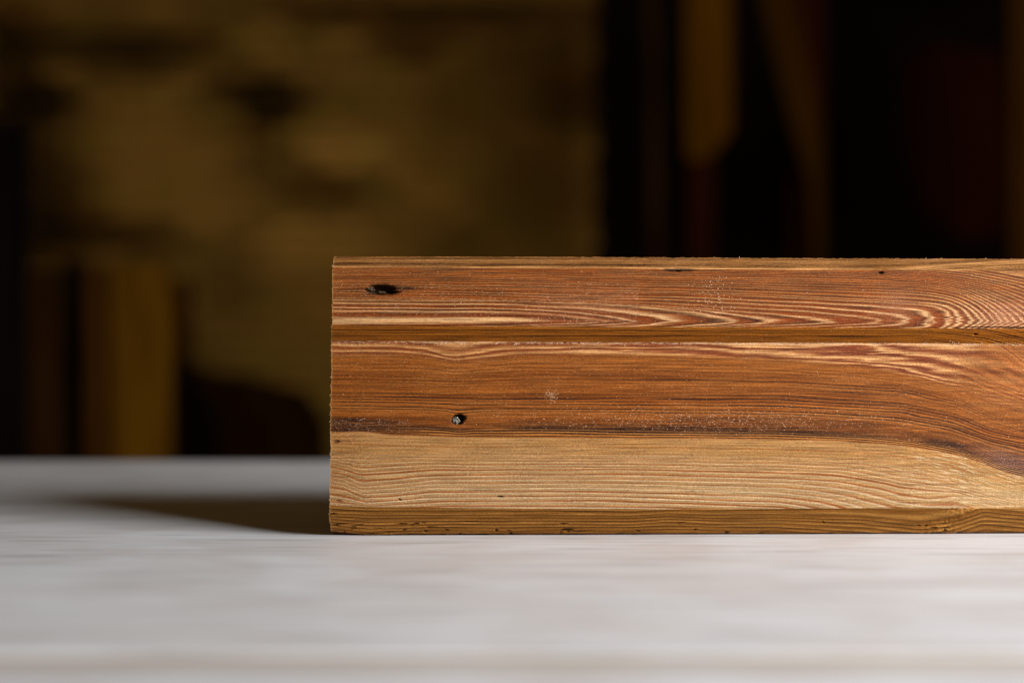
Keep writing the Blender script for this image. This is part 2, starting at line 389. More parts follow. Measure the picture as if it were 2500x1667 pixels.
# dark mineral stain that follows the heartwood margin
st = gauss(U, 840, 150) * sstep(1016, 1030, f) * 0.9
st = st + 0.9 * gauss(U, 1380, 130) * gauss(f, 1038, 12) + 0.95 * sstep(1440, 1600, U) * (1 - sstep(1980, 2250, U)) * gauss(f, 1038, 12) + 0.45 * sstep(1560, 1680, U) * (1 - sstep(2100, 2250, U)) * gauss(f, 1012, 9)
st = st + 1.0 * gauss(U, 2310, 80) * gauss(f, 1034, 16) + 0.35 * gauss(U, 1100, 200) * gauss(f, 1043, 10)
st = st + 0.3 * gauss(f, 1042, 11) * sstep(940, 1040, U)
hb = mix(hb, np.broadcast_to(lin(54, 26, 18), V.shape + (3,)), np.clip(st * (0.95 + 0.5 * fib), 0, 0.88))
gz = gauss(U, 2465, 80) * sstep(985, 1022, f)
hb = mix(hb, np.broadcast_to(lin(116, 80, 74), V.shape + (3,)), np.clip(gz * (0.9 + 0.4 * fib), 0, 0.8))
hb = mix(hb, np.broadcast_to(lin(58, 28, 24), V.shape + (3,)), np.clip(sstep(2200, 2330, U) * sstep(970, 990, f) * rings(f, 6.0, 265, 0.16) * 0.8, 0, 0.85))
# growth lines crowd at the margin
cl = gauss(f, 1049, 12) * np.clip(np.cos(2 * np.pi * f / 6.3) + 0.5 * n1(f / 3, 72), 0, 1) * sstep(960, 1080, U)
hb = mix(hb, np.broadcast_to(lin(58, 24, 18), V.shape + (3,)), np.clip(cl * 0.85, 0, 1))
cl2 = gauss(f, 1052, 10) * np.clip(-np.cos(2 * np.pi * f / 6.3), 0, 1) * sstep(960, 1080, U)
hb = mix(hb, np.broadcast_to(lin(196, 142, 84), V.shape + (3,)), np.clip(cl2 * 0.8, 0, 1))
# sapwood
amp = sstep(1095, 1135, f) * 0.6 + sstep(1140, 1200, f) * 0.4
phase = np.where(f < 1140, f / 8.2, f / 12.2) + 0.25 * n1(f / 31, 73)
sr = phase - np.floor(phase)
orl = np.clip(gauss(sr, 0.62, 0.18) * (0.75 + 0.45 * n1(np.floor(phase) * 3.3, 74) + 0.3 * vnoise(U / 180, np.floor(phase) * 2.1, 75)), 0, 1)
pll = np.clip(gauss(sr, 0.9, 0.16) * (0.8 + 0.4 * n1(np.floor(phase) * 5.3, 76)), 0, 1)
sb = mix(np.broadcast_to(lin(186, 138, 80), V.shape + (3,)), np.broadcast_to(lin(194, 154, 106), V.shape + (3,)), np.clip(sstep(1060, 1230, f) + 0.35 * lowf, 0, 1))
sb = mix(sb, np.broadcast_to(lin(166, 84, 14), V.shape + (3,)), np.clip(orl * (0.5 + 0.6 * amp) * 1.1 + 0.25 * np.clip(fine, 0, 1) * (1 - amp), 0, 1))
sb = mix(sb, np.broadcast_to(lin(218, 190, 152), V.shape + (3,)), np.clip(pll * amp * 1.0 + 0.18 * np.clip(-fine, 0, 1), 0, 1))
# sapwood browner towards the left end
sb = mix(sb, np.broadcast_to(lin(150, 96, 42), V.shape + (3,)), np.clip(gauss(U, 800, 90) * (0.45 + 0.3 * fib), 0, 0.6))
# silky sheen toward the right, painted as pale flecks and a golden tone
fl = sstep(2120, 2330, U) * np.clip(vnoise(U / 22, f / 1.7, 77) - 0.1, 0, 1)
sb = mix(sb, np.broadcast_to(lin(232, 202, 158), V.shape + (3,)), np.clip(fl * 0.9, 0, 1))
gl = sstep(2300, 2480, U) * sstep(1066, 1110, f)
sb = mix(sb, np.broadcast_to(lin(212, 176, 124), V.shape + (3,)), np.clip(gl * 0.5, 0, 1))
c = mix(sb, hb, heart)
m = R == 3; COLR[m] = c[m]
reliefB = heart * (-0.00006 * np.clip(strong * env, -0.4, 1)) + (1 - heart) * amp * (0.00007 * pll - 0.00006 * orl)
DISP[m] = reliefB[m]

# --- bottom chamfer: sapwood again, its shade put into a lower colour
CC = [
    [(805, 1236), (900, 1240), (1500, 1242), (1900, 1238), (2150, 1226), (2300, 1200), (2400, 1206), (2720, 1230)],
    [(805, 1252), (900, 1257), (1000, 1256), (1340, 1256), (1540, 1258), (1630, 1252), (1740, 1256), (1900, 1254), (2100, 1258), (2250, 1274), (2330, 1262), (2400, 1240), (2500, 1250), (2720, 1262)],
    [(805, 1276), (900, 1284), (1000, 1282), (1340, 1280), (1540, 1282), (1630, 1276), (1740, 1280), (1900, 1280), (2100, 1290), (2250, 1306), (2330, 1296), (2400, 1270), (2500, 1280), (2720, 1290)],
    [(805, 1298), (900, 1312), (1000, 1305), (1340, 1306), (1630, 1303), (1900, 1308), (2100, 1322), (2250, 1336), (2400, 1310), (2720, 1326)],
]
f = field(CC, [1238, 1256, 1281, 1306]) + 0.9 * vnoise(U / 120, V / 8, 81)
ph = f / 8.0 + 0.35 * n1(f / 17, 82); sr = ph - np.floor(ph)
li = np.clip(gauss(sr, 0.5, 0.2) * (0.75 + 0.5 * n1(np.floor(ph) * 3.9, 83)), 0, 1)
dl = np.clip(gauss(sr, 0.82, 0.15) * (0.7 + 0.5 * n1(np.floor(ph) * 2.9, 84)), 0, 1)
c = mix(np.broadcast_to(lin(162, 104, 34), V.shape + (3,)), np.broadcast_to(lin(206, 148, 74), V.shape + (3,)), np.clip(li * 0.9 + 0.25 * fib, 0, 1))
c = mix(c, np.broadcast_to(lin(86, 52, 8), V.shape + (3,)), np.clip(dl * 0.9 + 0.2 * np.clip(-fib, 0, 1), 0, 1))
m = R == 4; COLR[m] = c[m]
DISP[m] = (0.00007 * li - 0.00007 * dl)[m]
# torn grain patch
tp = np.exp(-(((U - 2318 + 1.0 * (V - 1272)) / 42) ** 2)) * (R == 4)
DISP += tp * 0.00025 * vnoise((U + V) / 6, V / 4, 85)

# --- holes, cracks, knots: real recesses, their inner darkness also painted into the colour
def pit(u0, v0, ru, rv, depth, colour, darken=1.0, rot=0.0, rough=0.25, halo=0, halo_c=None, sharp=6):
    global DISP, COLR
    c_, s_ = math.cos(rot), math.sin(rot)
    a = ((U - u0) * c_ + (V - v0) * s_) / ru; b = (-(U - u0) * s_ + (V - v0) * c_) / rv
    rr = np.sqrt(a * a + b * b) + rough * vnoise(U / max(ru * 0.5, 2.2), V / max(rv * 0.5, 1.8), int(u0 * 7 + v0) % 9999)
    k = 1 / (1 + np.exp(np.clip((rr - 1) * sharp, -40, 40)))
    if halo:
        h = np.exp(-np.clip(rr - 1, 0, None) * halo)
        COLR = mix(COLR, np.broadcast_to(halo_c, V.shape + (3,)), np.clip(h * 0.7 * (0.8 + 0.6 * fib), 0, 0.9))
    DISP = DISP - depth * k
    COLR = mix(COLR, np.broadcast_to(colour, V.shape + (3,)), np.clip(k * darken, 0, 1))
hole_dark = lin(26, 18, 14); crk = lin(58, 34, 10)
pit(930, 709, 33, 11.5, 0.0045, hole_dark, 1, 0, 0.3, 1.1, lin(64, 34, 16), 9)
COLR = mix(COLR, np.broadcast_to(lin(44, 26, 18), V.shape + (3,)), np.clip(np.exp(-(((U - 985) / 30) ** 2 + ((V - 707) / 9) ** 2)) * (0.6 + 0.7 * fib), 0, 0.8))
pit(1655, 659, 29, 4.2, 0.0006, lin(52, 34, 20), 0.9, 0, 0.5)
pit(1656, 660, 6, 2.5, 0.0012, hole_dark)
pit(2151, 666, 5, 2.8, 0.001, hole_dark, 1, 0, 0.4, 0.25, lin(110, 60, 18))
pit(2382, 817, 4.2, 2.6, 0.001, hole_dark)
pit(1119, 1023, 14.5, 11, 0.0042, lin(36, 26, 20), 1, -0.35, 0.15, 1.6, lin(120, 70, 34), 12)
pit(976, 1219, 3.6, 1.8, 0.0007, crk, 1, 0.5); pit(1221, 1211.5, 6.5, 1.8, 0.0007, crk, 1, 0.05)
pit(819, 1078, 9, 3, 0.0006, lin(104, 66, 26), 0.9, -0.1)
pit(826, 1222, 7, 2.2, 0.0004, lin(130, 84, 50), 0.8); pit(2440, 799.5, 75, 1.3, 0.0006, hole_dark, 0.9, 0.012, 0.5)
for (u0, v0, ru, rv) in [(825, 1280, 13, 1.8), (870, 1283, 13, 1.4), (980, 1279, 11, 1.5), (1012, 1279, 10, 1.8), (1033, 1276, 5, 1.4), (1050, 1287, 11, 1.8), (987, 1293, 5, 1.4),
        (1038, 1297, 4, 2.2), (811, 1255, 8, 2.2), (1000, 1306, 6, 1.6), (1035, 1306.5, 6, 1.6), (1075, 1306, 10, 1.6), (840, 1299, 3, 1.8), (1146, 1273, 22, 1.7), (1374, 1279, 8, 1.8),
        (1384, 1294, 18, 3.4), (1421, 1296.5, 19, 1.3), (1212, 1294, 3, 2.6), (1247, 1302, 3.4, 2.4), (1241, 1296, 5, 1.8), (1091, 1293, 4, 1.5), (1123, 1303, 3, 2), (1182, 1305, 12, 1.8),
        (1557, 1296, 4, 2), (1774, 1299, 5, 2.2), (1862, 1300, 14, 1.4), (1697, 1292, 4, 1.4), (2243, 1283, 3.4, 1.9), (2260, 1283, 4, 2.2), (2281, 1287, 6, 1.6), (2309, 1289, 10, 1.9),
        (2306, 1294, 4, 1.5), (2010, 1275, 2.6, 2), (2021, 1303, 10, 1.6), (1500, 1305, 26, 1.1), (1660, 1276, 8, 1.2), (905, 1303, 8, 1.4), (950, 1299, 9, 1.3), (860, 1291, 6, 1.2), (918, 1291, 10, 1.1)]:
    pit(u0, v0, ru, rv, 0.0008, lin(60, 36, 14), 0.8, random.uniform(-0.22, 0.05), 0.45)
    # torn lip below the crack
    lip = np.exp(-(((U - u0 - ru * 0.3) / (ru * 0.9)) ** 2 + ((V - v0 - rv - 1.6) / 1.2) ** 2)); DISP += 0.00016 * lip

# pale bruised fibres along the sawn left arris
ed = np.exp(-np.clip(U - 805, 0, None) / 2.2)
COLR = mix(COLR, np.broadcast_to(lin(206, 160, 116), V.shape + (3,)), np.clip(ed * (0.75 + 0.4 * vnoise(U / 3, V / 5, 91)), 0, 1))
# dust lying in the hollow's inner corner and over the wood
du = gauss(V, E[3][None, :] + 1.5, 2.6) * np.clip(0.5 + 0.9 * vnoise(U / 7, V / 2.5, 92), 0, 1) * 0.65
COLR = mix(COLR, np.broadcast_to(lin(206, 178, 156), V.shape + (3,)), np.clip(du, 0, 1))
# fine pale dust film caught on the brushed grain
film = np.clip(0.35 * vnoise(U / 120, V / 22, 97) + 0.25 * vnoise(U / 35, V / 6, 98) + 0.5 * vnoise(U / 4, V / 1.6, 99) + 0.12, 0, 1) * np.choose(R.astype(int), [0.3, 0.24, 0.08, 0.20, 0.05]) * np.where(R == 1, 0.5 + 0.7 * sstep(690, 760, V), 1)
COLR = mix(COLR, np.broadcast_to(lin(202, 150, 112), V.shape + (3,)), np.clip(film, 0, 0.5))
# crisper contrast between early and late wood, overall tone of the oiled timber
lum = np.log(np.clip(COLR @ np.array((0.3, 0.6, 0.1)), 1e-4, None)); kk = 31; pad = np.pad(lum, ((kk // 2, kk // 2), (0, 0)), mode='edge')
cs = np.cumsum(np.vstack([np.zeros((1, NU)), pad]), axis=0); lb = (cs[kk:] - cs[:-kk]) / kk
heartR = np.where(R == 3, heart, 1.0); PALE[R == 0] = 0.6; PALE = np.where(R == 3, np.maximum(PALE, 0.9 * np.clip(gz, 0, 1)), PALE)
gain = np.choose(R.astype(int), [0.5, 0.25, 0.5, 0.38, 0.2]) * heartR + 0.18 * (1 - heartR)
tint = mix(np.broadcast_to(np.array((0.89, 0.885, 0.84)), V.shape + (3,)), np.broadcast_to(np.array((0.82, 0.70, 0.42)), V.shape + (3,)), np.where(R == 4, 0.3, heartR * (1 - 0.85 * PALE)))
COLR = COLR * tint * np.exp(np.clip(gain * (lum - lb), -1.0, 0.45))[..., None] * 0.70
COLR = np.clip(COLR, 0.0015, 0.9)

# silhouette of the left end
edge_v = np.interp(V[:, 0], [626, 632, 653, 700, 795, 835, 1000, 1150, 1237, 1256, 1285, 1302], [816, 814, 812.5, 811.5, 810.5, 809.5, 807, 806, 804, 804, 806.5, 812])
rough_e = 0.9 * n1(V[:, 0] / 9, 93) + 0.9 * n1(V[:, 0] / 2.4, 94) + 1.0 * n1(V[:, 0] / 21, 104) - 2.2 * np.clip(n1(V[:, 0] / 5, 101) - 0.55, 0, 1) * 2
UU = U + ((edge_v - 805 + rough_e)[:, None]) * np.exp(-(U - 805) / 40)
VV = V + ((V <= E[0][None, :] + 0.01) * (0.7 * n1(U / 9, 95) + 0.4 * n1(U / 3, 96)))
YAW = math.tan(math.radians(1.4))
Yw = Y + (UU - 805) * S0 * YAW
# eased arrises
for k, s in ((1, 1), (2, 1), (4, 1)):
    Yw = Yw + 0.00035 * np.exp(-np.abs(V - E[k][None, :]) / 2.5)
# the lower edge rolls under, leaving a thin uneven gap on the table
roll = np.clip((V - (E[5][None, :] - 6.5)) / 6.5, 0, 1) ** 2
Yw = Yw + 0.0032 * roll * (1 + 0.5 * n1(U / 14, 102))
Dd = D0 + Yw
X3 = (UU - 1250) * S0 * Dd / D0; Z3 = CAMZ + (HOR - VV) * S0 * Dd / D0
nrm = {0: (-0.7, 0.7), 1: (-1, 0), 2: (-0.7, -0.7), 3: (-1, 0), 4: (-0.7, -0.7)}
NY = np.vectorize(lambda k: nrm[int(k)][0])(R); NZ = np.vectorize(lambda k: nrm[int(k)][1])(R)
Y3 = Yw + DISP * NY; Z3 = Z3 + DISP * NZ
Z3 = np.maximum(Z3 + 0.00048 * roll * (0.6 + 0.5 * n1(U / 22, 103)), 0.00012)

THICK = 0.047
def build_timber():
    verts = np.stack([X3, Y3, Z3], -1).reshape(-1, 3)
    idx = np.arange(NV * NU).reshape(NV, NU)
    quads = np.stack([idx[:-1, :-1], idx[1:, :-1], idx[1:, 1:], idx[:-1, 1:]], -1).reshape(-1, 4)
    extra_v, extra_f = [], []
    base_n = len(verts)
    def add(p): extra_v.append(p); return base_n + len(extra_v) - 1
    back = lambda x: THICK + (x - X3[0, 0]) * YAW
    def strip(A):   # ruled strip from a front outline to the back plane, vertices of its own
        ids = []
        for x, y, z in A: ids.append((add((x, y, z)), add((x, back(x), z))))
        return ids
    s = 6
    left = strip([(X3[i, 0], Y3[i, 0], Z3[i, 0]) for i in range(0, NV)])
    for a, b in zip(left[:-1], left[1:]): extra_f.append((a[0], a[1], b[1], b[0]))
    right = strip([(X3[i, -1], Y3[i, -1], Z3[i, -1]) for i in range(0, NV)])
    for a, b in zip(right[:-1], right[1:]): extra_f.append((a[0], b[0], b[1], a[1]))
    top = strip([(X3[0, j], Y3[0, j], Z3[0, j]) for j in range(NU)])
    for a, b in zip(top[:-1], top[1:]): extra_f.append((a[0], b[0], b[1], a[1]))
    bot = strip([(X3[-1, j], Y3[-1, j], Z3[-1, j]) for j in range(NU)])
    for a, b in zip(bot[:-1], bot[1:]): extra_f.append((a[0], a[1], b[1], b[0]))
    q = [add((x, back(x), z)) for x, z in ((X3[0, 0], Z3[0, 0]), (X3[0, -1], Z3[0, -1]), (X3[-1, -1], Z3[-1, -1]), (X3[-1, 0], Z3[-1, 0]))]
    extra_f.append(tuple(q))
    allv = np.concatenate([verts, np.array(extra_v)]); allf = np.concatenate([quads, np.array(extra_f)])
    me = bpy.data.meshes.new('timber_body')
    me.vertices.add(len(allv)); me.vertices.foreach_set('co', allv.astype(np.float32).ravel())
    me.loops.add(allf.size); me.loops.foreach_set('vertex_index', allf.astype(np.int32).ravel())
    me.polygons.add(len(allf)); me.polygons.foreach_set('loop_start', np.arange(0, allf.size, 4, dtype=np.int32))
    me.update(calc_edges=True); me.validate()
    ca = me.attributes.new('wood_colour', 'FLOAT_COLOR', 'POINT')
    c4 = np.ones((len(allv), 4), np.float32); c4[:, :3] = (0.3, 0.17, 0.07); c4[:NV * NU, :3] = COLR.reshape(-1, 3)
    ca.data.foreach_set('color', c4.ravel())
    sm = np.zeros(len(allf), bool); sm[:len(quads)] = True
    me.polygons.foreach_set('use_smooth', sm)
    mi = np.zeros(len(allf), np.int32); mi[len(quads):] = 1
    me.materials.append(M_TIMBER); me.materials.append(M_END)
    me.polygons.foreach_set('material_index', mi)
    me.update()
    return me

timber = empty('moulded_timber', (0, 0, 0))
tag(timber, 'reddish brushed timber with a pale lower strip lying on the table', 'timber')
body = link('body', build_timber(), None, timber)

# bits inside the holes, dust on the face
def blob(name, p, rx, ry, rz, mat, parent, seed, amp=0.25, sub=3):
    import bmesh
    bm = bmesh.new(); bmesh.ops.create_icosphere(bm, subdivisions=sub, radius=1)
    r = random.Random(seed)
    from mathutils import noise
    for v in bm.verts:
        k = 1 + amp * noise.noise(v.co * 2.3 + Vector((seed, 0, 0))) + 0.6 * amp * noise.noise(v.co * 6.1 + Vector((0, seed, 0)))
        v.co = Vector((p[0] + v.co.x * rx * k, p[1] + v.co.y * ry * k, p[2] + v.co.z * rz * k))
    me = bpy.data.meshes.new(name); bm.to_mesh(me); bm.free()
    return link(name, me, mat, parent)

M_GREY = grain_mat('weathered_knot', tuple(lin(30, 22, 16)), tuple(lin(112, 92, 72)), (1, 1, 1), 900, 0.9)
M_KNOT = grain_mat('dead_knot', tuple(lin(30, 20, 12)), tuple(lin(84, 66, 44)), (1, 1, 1), 500, 0.9)
M_PLUG = grain_mat('crumbly_filler', tuple(lin(40, 36, 30)), tuple(lin(190, 182, 166)), (1, 1, 1), 2200, 0.95, bump=0.8)

def face_pt(u, v, back):
    d = D0 + back + (u - 805) * S0 * YAW
    return at(u, v, d)
blob('knot', face_pt(930, 714.5, -0.0035), 12 * S0, 0.0016, 4.2 * S0, M_KNOT, timber, 3)
blob('knot_sliver', face_pt(905, 706, -0.0040), 9 * S0, 0.0014, 6 * S0, M_GREY, timber, 5, 0.5)
blob('knot_sliver', face_pt(908, 717, -0.0046), 11 * S0, 0.0010, 2.6 * S0, M_GREY, timber, 8, 0.5)
blob('filler_plug', face_pt(1113, 1027, 0.0016), 9.5 * S0, 0.0016, 8.5 * S0, M_PLUG, timber, 9, 0.7)

def dust():
    pts = []
    r = np.random.default_rng(5)
    def sprinkle(n, f):
        k = 0
        while k < n:
            u, v, s = f(); pts.append((u, v, s)); k += 1
    ru = lambda a, b: r.uniform(a, b)
    sprinkle(4200, lambda: (ru(812, 2600), ru(660, 1236), ru(0.3, 0.8) * (1.5 if r.random() < 0.1 else 1)))
    sprinkle(1600, lambda: (r.normal(1750, 260), r.normal(1022, 16), ru(0.4, 1.0)))
    sprinkle(800, lambda: (ru(812, 2600), ru(1060, 1238), ru(0.35, 0.8)))
    sprinkle(620, lambda: (ru(812, 2600), np.interp(ru(0, 1), [0, 1], [834, 838]) + abs(r.normal(0, 2.5)), ru(0.5, 1.3)))
    sprinkle(160, lambda: (r.normal(1735, 30), ru(672, 770), ru(0.6, 1.4)))
    sprinkle(1300, lambda: (ru(812, 1560), ru(690, 790), ru(0.35, 0.9)))
    sprinkle(120, lambda: (r.normal(1346, 8), r.normal(966, 8), ru(0.5, 1.0)))
    sprinkle(200, lambda: (ru(812, 1000), ru(1022, 1056), ru(0.4, 0.9)))
    tet = np.array([(1, 1, 1), (1, -1, -1), (-1, 1, -1), (-1, -1, 1)], float) * 0.6
    P, F = [], []
    for u, v, s in pts:
        if not (812 < u < 2690 and 640 < v < 1300): continue
        j = int(np.clip(np.searchsorted(ucol, u), 0, NU - 1)); i = int(np.clip(np.searchsorted(V[:, j], v), 0, NV - 1))
        if DISP[i, j] < -0.0004: continue
        c0 = np.array((X3[i, j], Y3[i, j], Z3[i, j]))
        a = r.uniform(0, 6.28); rot = np.array(((math.cos(a), 0, -math.sin(a)), (0, 1, 0), (math.sin(a), 0, math.cos(a))))
        q = (tet * r.uniform(0.5, 1.4, 3)) @ rot.T * s * S0 * 1.15 * np.array((1.2, 0.7, 1)) + c0
        n0 = len(P); P.extend(map(tuple, q)); F += [(n0, n0 + 1, n0 + 2), (n0, n0 + 3, n0 + 1), (n0, n0 + 2, n0 + 3), (n0 + 1, n0 + 3, n0 + 2)]
    me = bpy.data.meshes.new('sawdust'); me.from_pydata(P, [], F); me.update()
    return me
M_DUST = grain_mat('sawdust', tuple(lin(196, 160, 124)), tuple(lin(226, 204, 184)), (1, 1, 1), 300, 0.95)
tag(link('sawdust', dust(), M_DUST, timber), kind='stuff')

def splinters():
    P, F = [], []
    r = random.Random(4)
    spots = [(1804, 5, 2)] + [(2258, 4, 2), (2299, 3, -3), (2175, 2, 2), (2404, 3, 3)] + [(r.uniform(1500, 2600), r.uniform(1, 2), r.uniform(-4, 4)) for _ in range(10)]
    for u, h, dx in spots:
        j = int(np.searchsorted(ucol, u)); c0 = np.array((X3[0, j], Y3[0, j], Z3[0, j]))
        n0 = len(P); w_ = 0.9 * S0
        P += [tuple(c0 + (-w_, 0, -w_)), tuple(c0 + (w_, 0, -w_)), tuple(c0 + (0, w_ * 1.5, -w_)), tuple(c0 + (dx * S0, 0, h * S0))]
        F += [(n0, n0 + 1, n0 + 3), (n0 + 1, n0 + 2, n0 + 3), (n0 + 2, n0, n0 + 3)]
    for _ in range(90):      # torn fibres along the sawn left arris
        i = r.randrange(20, NV - 5); c0 = np.array((X3[i, 0], Y3[i, 0], Z3[i, 0])); w_ = 0.55 * S0; L_ = r.uniform(1.0, 3.6) * S0
        n0 = len(P)
        P += [tuple(c0 + (0.5 * S0, 0, w_)), tuple(c0 + (0.5 * S0, 0, -w_)), tuple(c0 + (0.5 * S0, 2 * w_, 0)), tuple(c0 + (-L_, r.uniform(0, 2) * S0, r.uniform(-1.5, 1.5) * S0))]
        F += [(n0, n0 + 1, n0 + 3), (n0 + 1, n0 + 2, n0 + 3), (n0 + 2, n0, n0 + 3)]
    me = bpy.data.meshes.new('splinters'); me.from_pydata(P, [], F); me.update(); return me
tag(link('splinters', splinters(), M_DUST, timber), kind='stuff')

# ------------------------------------------------------------------ background: knotty boards, planks standing in the dark
DP = 4.2
BR = {}
LV = [0.015, 0.05, 0.10, 0.16, 0.23, 0.31, 0.40, 0.50, 0.60, 0.70, 0.81, 0.93, 1.08, 1.25, 1.45]
def brick_mat(level, hue):
    key = (level, hue)
    if key not in BR:
        base = {'tan': (0.375, 0.197, 0.037), 'olive': (0.345, 0.20, 0.032), 'rust': (0.375, 0.168, 0.028)}[hue]
        k = LV[level]
        c1 = tuple(min(x * k * 0.82, 0.8) for x in base); c2 = tuple(min(x * k * 1.18, 0.85) for x in base)
        BR[key] = grain_mat('%s_brick_tone_%d' % (hue, level), c1, c2, (1, 1, 1), 14, 0.9, 3, 0.1)
    return BR[key]
wall_b = empty('brick_wall', at(600, 1400, DP))
tag(wall_b, 'old tan brick wall with dark patches, far behind the left half of the table', 'brick wall')
def into(o, root):   # parent while keeping place
    o.parent = root; o.matrix_parent_inverse.identity(); o.location = o.location - root.location
PX = S0 * DP / D0
def brick_mesh(w_, h_, dep, seed):
    import bmesh
    bm = bmesh.new(); bmesh.ops.create_cube(bm, size=1); r = random.Random(seed)
    for v in bm.verts:
        v.co = (v.co.x * w_ * PX + r.uniform(-1.5, 1.5) * PX, v.co.y * dep + r.uniform(-0.002, 0.002), v.co.z * h_ * PX + r.uniform(-1.5, 1.5) * PX)
    bmesh.ops.bevel(bm, geom=bm.edges[:], offset=0.004, segments=1, affect='EDGES')
    me = bpy.data.meshes.new('brick'); bm.to_mesh(me); bm.free(); return me
CO, BL = 38.0, 114.0
full = [brick_mesh(BL - 6, CO - 6, 0.1, k) for k in range(4)]; half = [brick_mesh(BL / 2 - 6, CO - 6, 0.1, 10 + k) for k in range(2)]
rest = []
# darker and paler patches of brick: (centre, half-width, half-height, tone)
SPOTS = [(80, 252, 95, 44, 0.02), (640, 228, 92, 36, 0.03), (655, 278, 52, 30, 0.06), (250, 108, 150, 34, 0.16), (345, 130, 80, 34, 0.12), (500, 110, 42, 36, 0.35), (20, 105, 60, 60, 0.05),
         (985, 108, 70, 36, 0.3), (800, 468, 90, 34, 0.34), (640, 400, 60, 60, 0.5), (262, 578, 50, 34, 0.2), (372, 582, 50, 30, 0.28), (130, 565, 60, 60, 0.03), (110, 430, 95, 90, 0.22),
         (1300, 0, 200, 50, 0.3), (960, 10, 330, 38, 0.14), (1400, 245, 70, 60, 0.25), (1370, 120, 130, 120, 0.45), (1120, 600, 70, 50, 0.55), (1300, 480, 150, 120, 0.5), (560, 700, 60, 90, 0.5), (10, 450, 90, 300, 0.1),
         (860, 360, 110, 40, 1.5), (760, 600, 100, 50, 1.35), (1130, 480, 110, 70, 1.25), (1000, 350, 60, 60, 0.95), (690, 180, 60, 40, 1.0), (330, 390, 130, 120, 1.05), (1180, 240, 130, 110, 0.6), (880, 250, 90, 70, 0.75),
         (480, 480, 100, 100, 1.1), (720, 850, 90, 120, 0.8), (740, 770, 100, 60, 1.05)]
rb = random.Random(21)
core = prism('mortar', [(-420, -300), (1446, -300), (1452, 1400), (-420, 1400)], DP + 0.012, 0.11, grain_mat('mortar', (0.10, 0.058, 0.012), (0.15, 0.088, 0.02), (1, 1, 1), 9), bevel=0); into(core, wall_b)
row = 0; v0 = -264.0
while v0 < 1330:
    u0 = -420.0 + (BL / 2 if row % 2 else 0)
    while True:
        left_ = 1458 + 8 * math.sin(row * 2.1) - u0
        if left_ < 24: break
        isfull = left_ > BL * 0.7
        wd = min(left_, BL if isfull else BL / 2)
        uc, vc = u0 + wd / 2, v0 + CO / 2
        tone = 0.80 * rb.uniform(0.74, 1.24)
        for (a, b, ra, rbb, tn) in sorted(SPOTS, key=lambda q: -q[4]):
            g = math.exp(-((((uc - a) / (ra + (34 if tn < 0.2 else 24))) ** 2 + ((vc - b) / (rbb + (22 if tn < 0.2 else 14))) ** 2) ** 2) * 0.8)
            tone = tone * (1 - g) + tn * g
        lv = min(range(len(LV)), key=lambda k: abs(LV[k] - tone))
        hue = rb.choice(['tan', 'tan', 'tan', 'olive'] if lv > 6 else ['rust', 'rust', 'tan'])
        hidden = vc < -16 or vc > 1120 or uc + wd / 2 < -6 or (uc - wd / 2 > 830 and vc > 650) or (uc + wd / 2 < 400 and vc > 665)
        if hidden:
            rest.append((uc, vc, wd, rb.uniform(-0.004, 0.004)))
        else:
            me = rb.choice(full if isfull else half)
            o = bpy.data.objects.new('brick', me); col.objects.link(o)
            if not me.materials: me.materials.append(None)
            o.material_slots[0].link = 'OBJECT'; o.material_slots[0].material = brick_mat(lv, hue)
            p = at(uc, vc, DP); o.location = (p[0], p[1] + 0.05 + rb.uniform(-0.004, 0.004), p[2]); into(o, wall_b)
            o.scale.x = wd / (BL if isfull else BL / 2)
        u0 += wd
    v0 += CO; row += 1
# courses out of sight below, behind and beside: one joined piece
P, F = [], []
for (uc, vc, wd, dy) in rest:
    a = at(uc - wd / 2 + 3, vc + CO / 2 - 3, DP); b = at(uc + wd / 2 - 3, vc - CO / 2 + 3, DP); n0 = len(P)
    P += [(x, y, z) for y in (a[1] + dy, a[1] + dy + 0.1) for x, z in ((a[0], a[2]), (b[0], a[2]), (b[0], b[2]), (a[0], b[2]))]
    F += [(n0, n0 + 1, n0 + 2, n0 + 3), (n0 + 4, n0 + 7, n0 + 6, n0 + 5), (n0, n0 + 4, n0 + 5, n0 + 1), (n0 + 1, n0 + 5, n0 + 6, n0 + 2), (n0 + 2, n0 + 6, n0 + 7, n0 + 3), (n0 + 3, n0 + 7, n0 + 4, n0)]
me = bpy.data.meshes.new('brickwork'); me.from_pydata(P, [], F); me.update()
o = link('brickwork', me, brick_mat(8, 'tan')); into(o, wall_b); tag(o, kind='stuff')

def thing(name, pts, d, th, mat, label, cat, group=None, bevel=0.005):
    o = prism(name, pts, d, th, mat, bevel=bevel); tag(o, label, cat, group); return o
M_OCHRE = grain_mat('ochre_pine', tuple(lin(74, 46, 5)), tuple(lin(98, 64, 10)), (9, 9, 1), 5)
M_BROWN = grain_mat('brown_stand_in', tuple(lin(50, 28, 6)), tuple(lin(82, 48, 12)), (9, 9, 1), 5)
M_DARK = grain_mat('dark_stained_pine', tuple(lin(26, 13, 4)), tuple(lin(50, 28, 8)), (9, 9, 1), 5)
M_BLACK = grain_mat('near_black_wood', (0.003, 0.002, 0.0015), (0.006, 0.004, 0.003), (9, 9, 1), 5)
M_AMBER = grain_mat('amber_pine', tuple(lin(60, 34, 1)), tuple(lin(80, 47, 3)), (9, 9, 1), 5)
M_UMBER = grain_mat('shaded_umber_pine', tuple(lin(46, 25, 3)), tuple(lin(56, 32, 4)), (9, 9, 1), 5)  # colour lowered to hold the shade on these planks
M_SHADED_RED = grain_mat('shaded_red_wood', tuple(lin(32, 10, 4)), tuple(lin(44, 15, 5)), (9, 9, 1), 5)  # reddish wood darkened so its colour carries the gap's shade

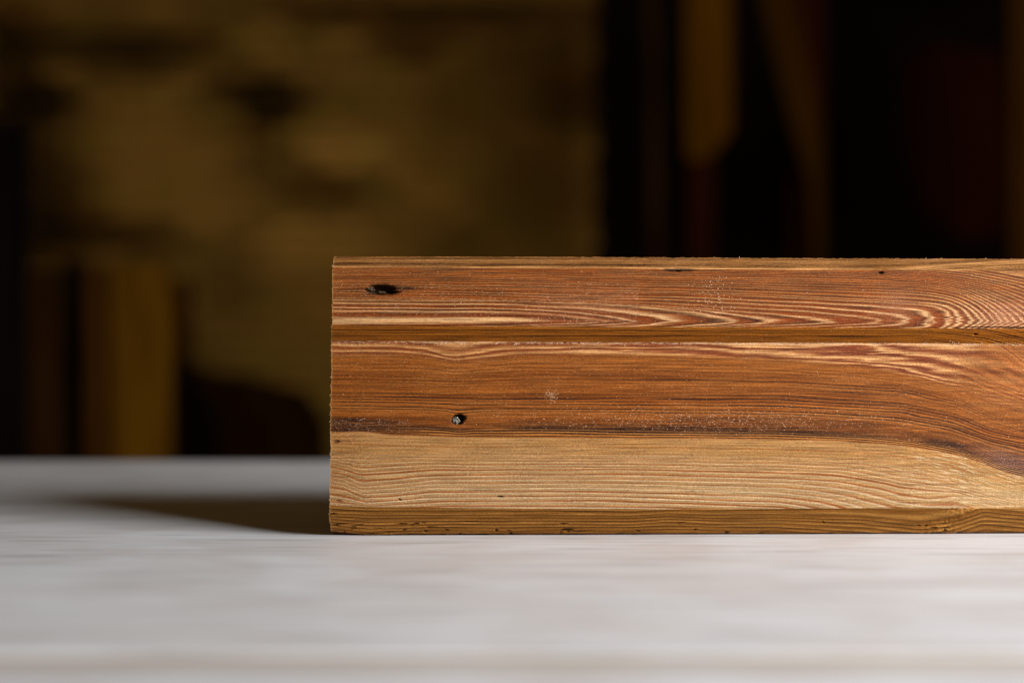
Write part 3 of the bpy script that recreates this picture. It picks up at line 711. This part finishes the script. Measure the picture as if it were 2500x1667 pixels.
thing('ochre_board', [(262, 645), (412, 645), (412, 1400), (262, 1400)], 2.0, 0.03, M_OCHRE, 'short ochre board standing upright behind the left end of the table', 'board')
thing('ochre_board_left', [(205, 652), (262, 652), (262, 1400), (205, 1400)], 2.02, 0.03, M_BROWN, 'darker left part of the ochre board, made as its own piece', 'board')  # darker left part of the ochre board, set as a second piece
thing('narrow_board', [(45, 655), (150, 655), (150, 1400), (45, 1400)], 2.05, 0.03, M_DARK, 'dull brown board in the dark corner at the far left', 'board')
thing('black_post', [(-120, 300), (38, 300), (38, 1400), (-120, 1400)], 2.0, 0.06, M_BLACK, 'near-black post at the left edge of the photo', 'post')
thing('dark_slot', [(155, 640), (205, 640), (205, 1400), (155, 1400)], 2.06, 0.03, M_BLACK, 'black strip added as the dark slot between the dull brown board and the ochre board', 'board')  # black piece added for the dark slot between the boards
thing('dark_crate', [(412, 860), (500, 905), (620, 925), (740, 955), (790, 1040), (812, 1400), (412, 1400)], 4.0, 0.1, M_DARK, 'low dark brown offcut with a sloping top beside the ochre board', 'offcut')
thing('black_offcut', [(414, 890), (470, 930), (520, 1000), (530, 1400), (414, 1400)], 3.9, 0.04, M_BLACK, 'black offcut standing against the right edge of the ochre board', 'offcut')

thing('shadow_board', [(410, 690), (466, 670), (470, 1400), (410, 1400)], 4.05, 0.03, M_BROWN, 'dim brown board added as the shadow of the ochre board on the brick wall', 'shadow')  # board added to draw the ochre board's shadow on the wall
thing('lit_plank', [(1668, -200), (1788, -200), (1788, 320), (1728, 392), (1676, 392)], 2.5, 0.03, M_AMBER, 'amber lit part of a plank, its slanted lower end shaped as a shadow edge', 'plank', 'planks in the dark gap')  # lit part of one plank; the slanted end draws a shadow edge
thing('shaded_plank', [(1680, -200), (1745, -200), (1745, 1400), (1680, 1400)], 2.58, 0.03, M_SHADED_RED, 'dim reddish plank added as the shaded lower part of the amber plank', 'plank', 'planks in the dark gap')  # darker copy for the shaded rest of the amber plank
thing('leaning_plank', [(1812, -200), (1905, -200), (2012, 330), (2012, 700), (1985, 700), (1975, 440), (1925, 290)], 2.55, 0.03, M_UMBER, 'brown plank leaning to the right in the dark gap', 'plank', 'planks in the dark gap')
thing('upright_plank', [(1930, -200), (2012, -200), (2012, 1400), (1930, 1400)], 2.62, 0.03, M_SHADED_RED, 'dim upright plank where the leaning plank ends', 'plank', 'planks in the dark gap')
thing('thin_lath', [(1575, -200), (1600, -200), (1640, 1400), (1600, 1400)], 2.6, 0.02, M_DARK, 'thin dark lath between the brick wall and the amber plank', 'lath', 'planks in the dark gap')
thing('red_board', [(2200, 150), (2290, 100), (2466, 130), (2470, 570), (2360, 590), (2240, 500), (2205, 330)], 3.2, 0.04, M_SHADED_RED, 'dark red board shape near the upper right corner', 'board')
thing('edge_plank', [(2468, -200), (2620, -200), (2620, 1400), (2468, 1400)], 2.4, 0.03, M_UMBER, 'brown plank cut off by the right edge of the photo', 'plank', 'planks in the dark gap')
